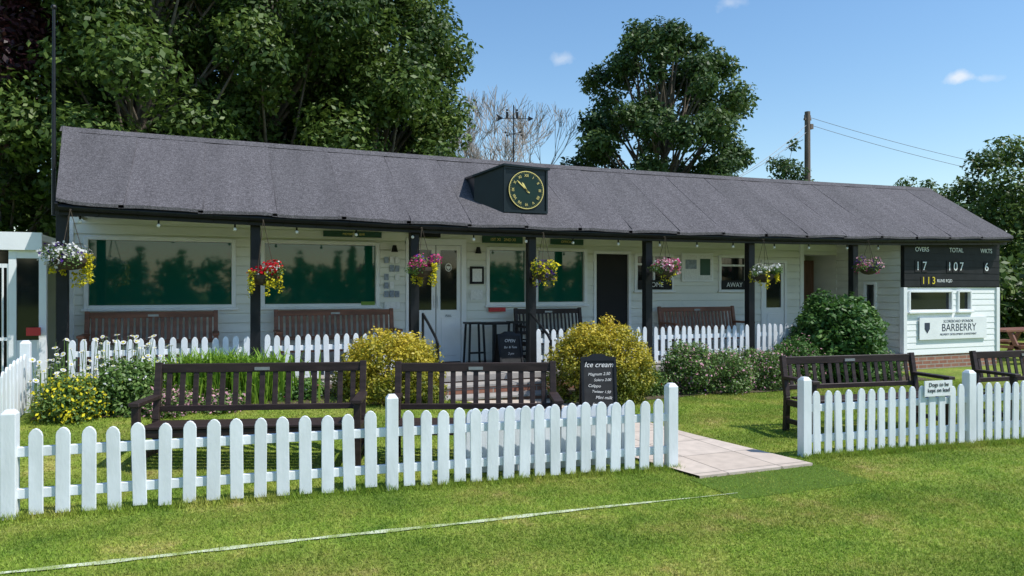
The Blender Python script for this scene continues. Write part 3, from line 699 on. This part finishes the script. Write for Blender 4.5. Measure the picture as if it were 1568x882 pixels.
tree('young_tree',cw(.372,30),7.2,.9,4.5,14,2200,.16,LF2,'oval',(.35,.6),.08,seed=90)
tree('young_tree',cw(.545,36),6.8,1.2,4.5,12,2000,.18,LF2,'oval',(.4,.7),.08,seed=91)
tree('young_tree',cw(.12,30),6.4,1.6,4.0,14,5000,.18,LF2,'oval',(.5,.8),.1,seed=93)
cs=[];rs=[]
for k in range(90):
    t=-.75+k*.019; p=cw(t,24+random.uniform(-1,1)); cs.append((p[0],p[1],random.uniform(.6,4.4 if t<.3 else 2.2))); rs.append(random.uniform(1.0,1.5))
leafobj('hedge',[(*LV(cs,rs,70000,.24),0)],[LF])
cs=[];rs=[]
for k in range(80):
    x=-75+k*2.2; h=random.uniform(3.6,4.8); 
    for j in range(4): cs.append((x+random.uniform(-1,1),-62+random.uniform(-2,2),h*(j+.3)/4)); rs.append(1.5)
for k in range(26):
    x=-66+k*4.3+random.uniform(-1.6,1.6); hh=random.uniform(.72,1.0)
    for j in range(9): cs.append((x,-58,(j*.85+.5)*hh)); rs.append(1.0-.07*j)
leafobj('distant_treeline',[(*LV(cs,rs,70000,.7,fill=.6),0)],[LF])
def bare(name,base,H):
    rg=random.Random(5); mb=MB()
    def br(p,d,l,r_,dep):
        q=p+d*l; mb.cyl(p,q,r_,r_*.7,5 if dep>3 else 3,cap=False)
        if dep==0: return
        for k in range(rg.choice((2,3,3)) if dep>1 else 2):
            nd=(d+Vector((rg.gauss(0,.33),rg.gauss(0,.33),rg.gauss(.13,.16)))).normalized()
            br(q,nd,l*rg.uniform(.70,.88),max(.009,r_*.62),dep-1)
    br(Vector((0,0,0)),Vector((0,0,1)),H*.27,.14,8)
    return mb.obj(name,[barebark],loc=base)
bare('bare_tree',cw(.026,29),7.9)
e=empty('utility_pole',cw(.3995,30)); mb=MB(); mb.cyl((0,0,-.2),(0,0,8.8),.15,.11,10); mb.box(-.16,.16,-.05,.05,8.45,8.53); 
for x in(-.13,.13): mb.cyl((x,0,8.53),(x,0,8.66),.035)
mb.box(.09,.22,-.1,.1,8.1,8.3)
mb.obj('pole',[polewood],e)
pb=Vector(cw(.3995,30)); mb=MB()
def wire(a,b_,s_):
    a,b_=Vector(a),Vector(b_); pr=a
    for k in range(1,21):
        f=k/20; q=a.lerp(b_,f)-Vector((0,0,s_*4*f*(1-f))); mb.cyl(pr,q,.010,n=4,cap=False); pr=q
wirem=M('wire_grey',(.18,.19,.21),.5)
far=Vector(cw(.80,36)); wire(pb+Vector((0,0,8.6)),far+Vector((0,0,6.7)),.3); wire(pb+Vector((0,0,8.3)),far+Vector((0,0,6.3)),.3)
lf=Vector(cw(.24,24)); wire(pb+Vector((0,0,8.3)),lf+Vector((0,0,4.5)),.3); wire(pb+Vector((0,0,8.0)),lf+Vector((-.6,0,4.3)),.3)
mb.obj('overhead_wires',[wirem])

def dome(cx,cy,z0,rx,rz,n=80,r_=(.12,.19),flat=3.0,wob=.12):
    cs=[];rs=[]; ph=random.uniform(0,6.28)
    for k in range(n):
        f=(k+.5)/n; a=k*2.39996; h=f
        rad=rx*(1-max(0,(h-.35)/.65)**flat)**.5*(.84 if h<.12 else 1)*random.uniform(.80,1.04)*(1+wob*math.sin(2*a+ph)*math.sin(3*h+ph))
        cs.append((cx+rad*math.cos(a),cy+rad*math.sin(a),z0+(rz-.10)*h*(1+wob*.5*math.sin(a*2+ph))+random.uniform(-.03,.04))); rs.append(random.uniform(*r_))
    for k in range(n//3):
        a=random.uniform(0,6.28); rad=rx*.62*random.random()**.5; cs.append((cx+rad*math.cos(a),cy+rad*math.sin(a),z0+(rz-.13)*random.uniform(.1,.99))); rs.append(.18)
    return cs,rs
def shrub(name,cx,cy,z0,rx,h,mat,nl=16000,size=.045,extra=(),r_=(.12,.19),n=80,zs=False):
    cs,rs=dome(cx,cy,z0,rx-.1,h,n,r_); e=empty(name)
    leafobj('leaves',[(*LV(cs,rs,nl,size,fill=.4,squash=.9,zmin=z0,zsh=(z0,z0+h) if zs else None),0)]+[(*LV(cs,np.array(rs)*1.06,n_,s_,fill=.05,sh=(0,1),zmin=z0),i+1) for i,(m_,n_,s_) in enumerate(extra)],[mat]+[x[0] for x in extra],e)
    mb=MB()
    for k in range(9):
        c=random.choice(cs); mb.cyl((cx+random.uniform(-.1,.1),cy+random.uniform(-.1,.1),z0-.05),c,.015,.005,5)
    mb.obj('stems',[bark],e)
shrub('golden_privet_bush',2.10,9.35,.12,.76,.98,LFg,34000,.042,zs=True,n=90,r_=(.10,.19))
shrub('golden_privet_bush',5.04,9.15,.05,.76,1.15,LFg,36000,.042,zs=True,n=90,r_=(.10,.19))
shrub('green_shrub',9.95,9.7,.05,.82,1.42,LFb,24000,.085,r_=(.14,.26))
fx=dict(r_=(.07,.15))
shrub('flowering_shrub',6.7,9.45,.05,.50,.80,LFm,12000,.04,[(Fpp,1000,.04),(Fv,150,.03)],**fx)
shrub('flowering_shrub',7.35,9.4,.05,.55,.66,LFm,12000,.04,[(Fpp,1000,.04),(Fw,250,.03)],**fx)
shrub('flowering_shrub',8.1,9.45,.05,.58,.64,LFm,12000,.04,[(Fpp,1300,.04),(Fw,250,.03)],**fx)
shrub('flowering_shrub',8.85,9.5,.05,.50,.80,LFb,11000,.045,[(Fpp,700,.04)],**fx)
shrub('flowering_shrub',6.0,9.5,.05,.42,.45,LFm,6000,.04,[(Fr,120,.03)],**fx)
shrub('flowering_shrub',10.75,9.5,.05,.40,.55,LFb,6000,.045,[(Fpp,120,.035)],**fx)
shrub('flowering_shrub',-1.38,8.95,.28,.36,.46,LFm,8000,.04,[(Fy,1700,.045)],**fx)
shrub('flowering_shrub',-.85,9.2,.28,.44,.58,LFm,11000,.05,[(Fw,260,.04),(Fy,90,.04)],**fx)
shrub('flowering_shrub',-.42,8.90,.28,.34,.28,LFm,5000,.035,[(Fpp,1300,.04)],r_=(.05,.09))
shrub('flowering_shrub',.10,8.95,.28,.32,.22,LFm,4000,.035,[(Fpp,600,.04)],r_=(.05,.09))
shrub('flowering_shrub',.95,9.5,.25,.45,.32,LFb,7000,.05,[(Fw,80,.04),(Fp,50,.035)],r_=(.06,.11))
def daisies(name,cx,cy,rx,n,h0,h1):
    mb=MB()
    for k in range(n):
        x=cx+random.gauss(0,rx); y=cy+random.gauss(0,.12); z=float(zg(x,y)); h=random.uniform(h0,h1)
        tx,ty=x+random.gauss(0,.05),y+random.gauss(0,.04); mb.cyl((x,y,z),(tx,ty,z+h),.005,.003,4,0,False)
        for q in range(4): 
            f=random.uniform(.1,.8); a=random.uniform(0,6.28); mb.add([(x+(tx-x)*f,y+(ty-y)*f,z+h*f),(x+.05*math.cos(a),y+.05*math.sin(a),z+h*f+.02),(x+.09*math.cos(a+.2),y+.09*math.sin(a+.2),z+h*f+.03)],[(0,1,2)])
        c=Vector((tx,ty,z+h)); nrm=Vector((random.gauss(0,.4),random.gauss(-.3,.4),.8)).normalized(); a_=nrm.cross(Vector((1,0,0))).normalized(); b_=nrm.cross(a_)
        K=10; rr=random.uniform(.022,.036)
        for i in range(K):
            an=i*6.283/K; dd=(a_*math.cos(an)+b_*math.sin(an)); pp=(a_*-math.sin(an)+b_*math.cos(an))*rr*.26
            mb.add([c+dd*rr*.3,c+dd*rr*.8+pp,c+dd*rr,c+dd*rr*.8-pp],[(0,1,2,3)],1)
        mb.add([c+nrm*.004+(a_*math.cos(i*6.283/K)+b_*math.sin(i*6.283/K))*rr*.35 for i in range(K)],[tuple(range(K))],2)
    o=mb.obj(name,[LFm,Fw,Fy])
    a=o.data.attributes.new('shade','FLOAT','FACE'); a.data.foreach_set('value',R.uniform(.4,1,len(o.data.polygons)).astype(np.float32))
daisies('daisy_plants',-1.1,9.3,.36,130,.30,.82)
daisies('daisy_plants',-1.5,9.0,.15,30,.3,.6)
V=[];sh_=[]
for k in range(2400):
    x=.05+random.gauss(0,.34); y=9.36+random.gauss(0,.12); z=float(zg(x,y)); h=random.uniform(.30,.66); a=random.uniform(0,6.28); l=random.uniform(.05,.3)
    dx,dy=math.cos(a),math.sin(a); px,py=-dy*.010,dx*.010
    m1=(x+dx*l*.35,y+dy*l*.35,z+h*.8); tp=(x+dx*l,y+dy*l,z+h*random.uniform(.75,1.05))
    V+=[(x-px,y-py,z),(x+px,y+py,z),(m1[0]+px,m1[1]+py,m1[2]),(m1[0]-px,m1[1]-py,m1[2])]; V+=[(m1[0]-px,m1[1]-py,m1[2]),(m1[0]+px,m1[1]+py,m1[2]),(tp[0]+px*.1,tp[1]+py*.1,tp[2]),(tp[0]-px*.1,tp[1]-py*.1,tp[2])]
    s_=random.random(); sh_+=[s_,s_]
rawmesh('daylily_clump',V,4,[LFi],None,sh_)
mb=MB()
def bed(x0,x1,y0,y1):
    K=24
    for i in range(K):
        a,b_=x0+(x1-x0)*i/K,x0+(x1-x0)*(i+1)/K; ya=y0+.06*math.sin(a*3); yb=y0+.06*math.sin(b_*3)
        mb.quad((a,ya,float(zg(a,ya))+.012),(b_,yb,float(zg(b_,yb))+.012),(b_,y1,float(zg(b_,y1))+.05),(a,y1,float(zg(a,y1))+.05))
bed(-1.75,2.6,8.85,10.24); bed(4.6,11.5,9.05,10.24)
mb.obj('flower_bed_soil',[soilm])

linerm=M('basket_liner',(.06,.045,.03),.9,.4,20)
def basket(x,z,cols,sc=1,trail=.3):
    e=empty('hanging_basket'); y=10.08; mb=MB(); zt_=ez(x)-.1
    mb.cyl((x,10.3,zt_+.02),(x,y,zt_+.02),.01,n=5)
    for k in range(3):
        a=k*2.09; mb.cyl((x,y,zt_+.02),(x+.15*math.cos(a),y+.15*math.sin(a),z),.004,n=4)
    vs=[];fs=[];K=12
    for i in range(5):
        ph=i/4*math.pi/2
        for j in range(K): vs.append((x+.16*sc*math.cos(ph)*math.cos(j*6.283/K),y+.16*sc*math.cos(ph)*math.sin(j*6.283/K),z-.14*math.sin(ph)))
    for i in range(4):
        for j in range(K): fs.append((i*K+j,i*K+(j+1)%K,(i+1)*K+(j+1)%K,(i+1)*K+j))
    mb.add(vs,fs); mb.obj('basket_and_chains',[linerm],e)
    cs=[(x+random.uniform(-.17,.17)*sc,y+random.uniform(-.15,.15)*sc,z+random.uniform(-.06,.11)) for k in range(14)]; rs=[random.uniform(.05,.09)*sc for k in cs]
    bt=[(*LV(cs,rs,1800,.03),0)]
    for i,(m_,n_) in enumerate(cols[0]): 
        c2=[(c[0],c[1]-.02,c[2]+.03) for c in random.sample(cs,8)]; bt.append((*LV(c2,[.085*sc]*8,int(n_*1.3),.036,fill=.12,asp=.9),1+i))
    o=1+len(cols[0])
    for i,(m_,n_) in enumerate(cols[1]):
        c2=[];
        for q in range(8):
            a=random.uniform(0,6.28); l=random.uniform(.3,1)*trail; rr=random.uniform(.10,.20)*sc
            for w_ in range(6): c2.append((x+rr*math.cos(a),y+rr*math.sin(a),z+.03-l*w_/5))
        bt.append((*LV(c2,[.045]*len(c2),int(n_*1.8),.032,fill=.4,asp=.85),o+i)); bt.append((*LV(c2,[.045]*len(c2),n_,.028,fill=.5),0))
    leafobj('flowers_and_leaves',bt,[LFm]+[c[0] for c in cols[0]]+[c[0] for c in cols[1]],e)
basket(-1.57,2.0,([(Fw,420),(Fv,60)],[(Fy,380)]),1.35,.38)
basket(.60,1.82,([(Fr,380),(Fw,80)],[(Fy,300)]),1.1,.32)
basket(2.71,1.94,([(Fp,340),(Fv,60)],[(Fy,330)]),1.15,.28)
basket(4.58,1.89,([(Fy,260),(Fv,160)],[(Fy,120),(Fv,50)]),1.0,.24)
basket(6.72,1.95,([(Fpp,220),(Fp,130),(Fw,60)],[(Fy,120)]),1.1,.26)
basket(8.70,1.88,([(Fw,240)],[(Fy,200)]),1.1,.26)
basket(11.1,2.03,([(Fpp,150),(Fv,90)],[(Fp,40)]),1.15,.15)

# ---------------------------------------------------------------- light & sky
EL=56
S=Vector((.77,-.64,0)).normalized()*math.cos(r(EL))+Vector((0,0,math.sin(r(EL))))
ld=bpy.data.lights.new('sun','SUN'); ld.energy=5.0; ld.angle=r(.5); ld.color=(1,.96,.90)
lo=bpy.data.objects.new('sun',ld); lo.rotation_euler=S.to_track_quat('Z','Y').to_euler(); lo.location=(20,-10,30); scene.collection.objects.link(lo)
w=bpy.data.worlds.new('World'); scene.world=w; w.use_nodes=True; nt=w.node_tree; L=nt.links; bg=nt.nodes['Background']; bg.inputs[1].default_value=.15
sky=nt.nodes.new('ShaderNodeTexSky'); sky.sky_type='NISHITA'; sky.sun_disc=False; sky.sun_elevation=r(EL); sky.sun_rotation=math.atan2(S.x,S.y); sky.air_density=1.25; sky.dust_density=.3; sky.ozone_density=3.0
hs=nt.nodes.new('ShaderNodeHueSaturation'); hs.inputs['Saturation'].default_value=1.15; hs.inputs['Value'].default_value=1.12; L.new(sky.outputs[0],hs.inputs['Color'])
tc=nt.nodes.new('ShaderNodeTexCoord'); cur=hs.outputs[0]
ns=nt.nodes.new('ShaderNodeTexNoise'); ns.inputs['Scale'].default_value=60; ns.inputs['Detail'].default_value=9; L.new(tc.outputs['Generated'],ns.inputs['Vector'])
for c,rad,st in (((.777,.581,.237),.026,.75),((.795,.560,.232),.018,.4),((.416,.859,.295),.024,.35),((.584,.734,.346),.026,.35)):
    v=nt.nodes.new('ShaderNodeVectorMath'); v.operation='SUBTRACT'; v.inputs[1].default_value=c; L.new(tc.outputs['Generated'],v.inputs[0])
    v2=nt.nodes.new('ShaderNodeVectorMath'); v2.operation='MULTIPLY'; v2.inputs[1].default_value=(1/rad,1/rad,2.4/rad); L.new(v.outputs[0],v2.inputs[0])
    ln=nt.nodes.new('ShaderNodeVectorMath'); ln.operation='LENGTH'; L.new(v2.outputs[0],ln.inputs[0])
    a=nt.nodes.new('ShaderNodeMath'); a.operation='MULTIPLY_ADD'; a.inputs[1].default_value=-1.0; a.inputs[2].default_value=.35; L.new(ln.outputs['Value'],a.inputs[0])
    b2=nt.nodes.new('ShaderNodeMath'); b2.operation='MULTIPLY_ADD'; b2.inputs[1].default_value=1.6; L.new(ns.outputs[0],b2.inputs[0]); L.new(a.outputs[0],b2.inputs[2])
    mr=nt.nodes.new('ShaderNodeMapRange'); mr.inputs[1].default_value=.35; mr.inputs[2].default_value=1.1; mr.inputs[4].default_value=st; L.new(b2.outputs[0],mr.inputs[0])
    mx=nt.nodes.new('ShaderNodeMixRGB'); mx.inputs[2].default_value=(6.2,6.4,6.7,1); L.new(mr.outputs[0],mx.inputs[0]); L.new(cur,mx.inputs[1]); cur=mx.outputs[0]
L.new(cur,bg.inputs[0])
scene.view_settings.view_transform='Standard'; scene.view_settings.look='None'; scene.view_settings.exposure=0
cd=bpy.data.cameras.new('camera'); cd.lens=26; cd.sensor_width=36; cd.clip_end=2000; cd.clip_start=.05
co=bpy.data.objects.new('camera',cd); co.location=(0,0,1.65); co.rotation_euler=(math.pi/2,0,r(-22)); scene.collection.objects.link(co); scene.camera=co
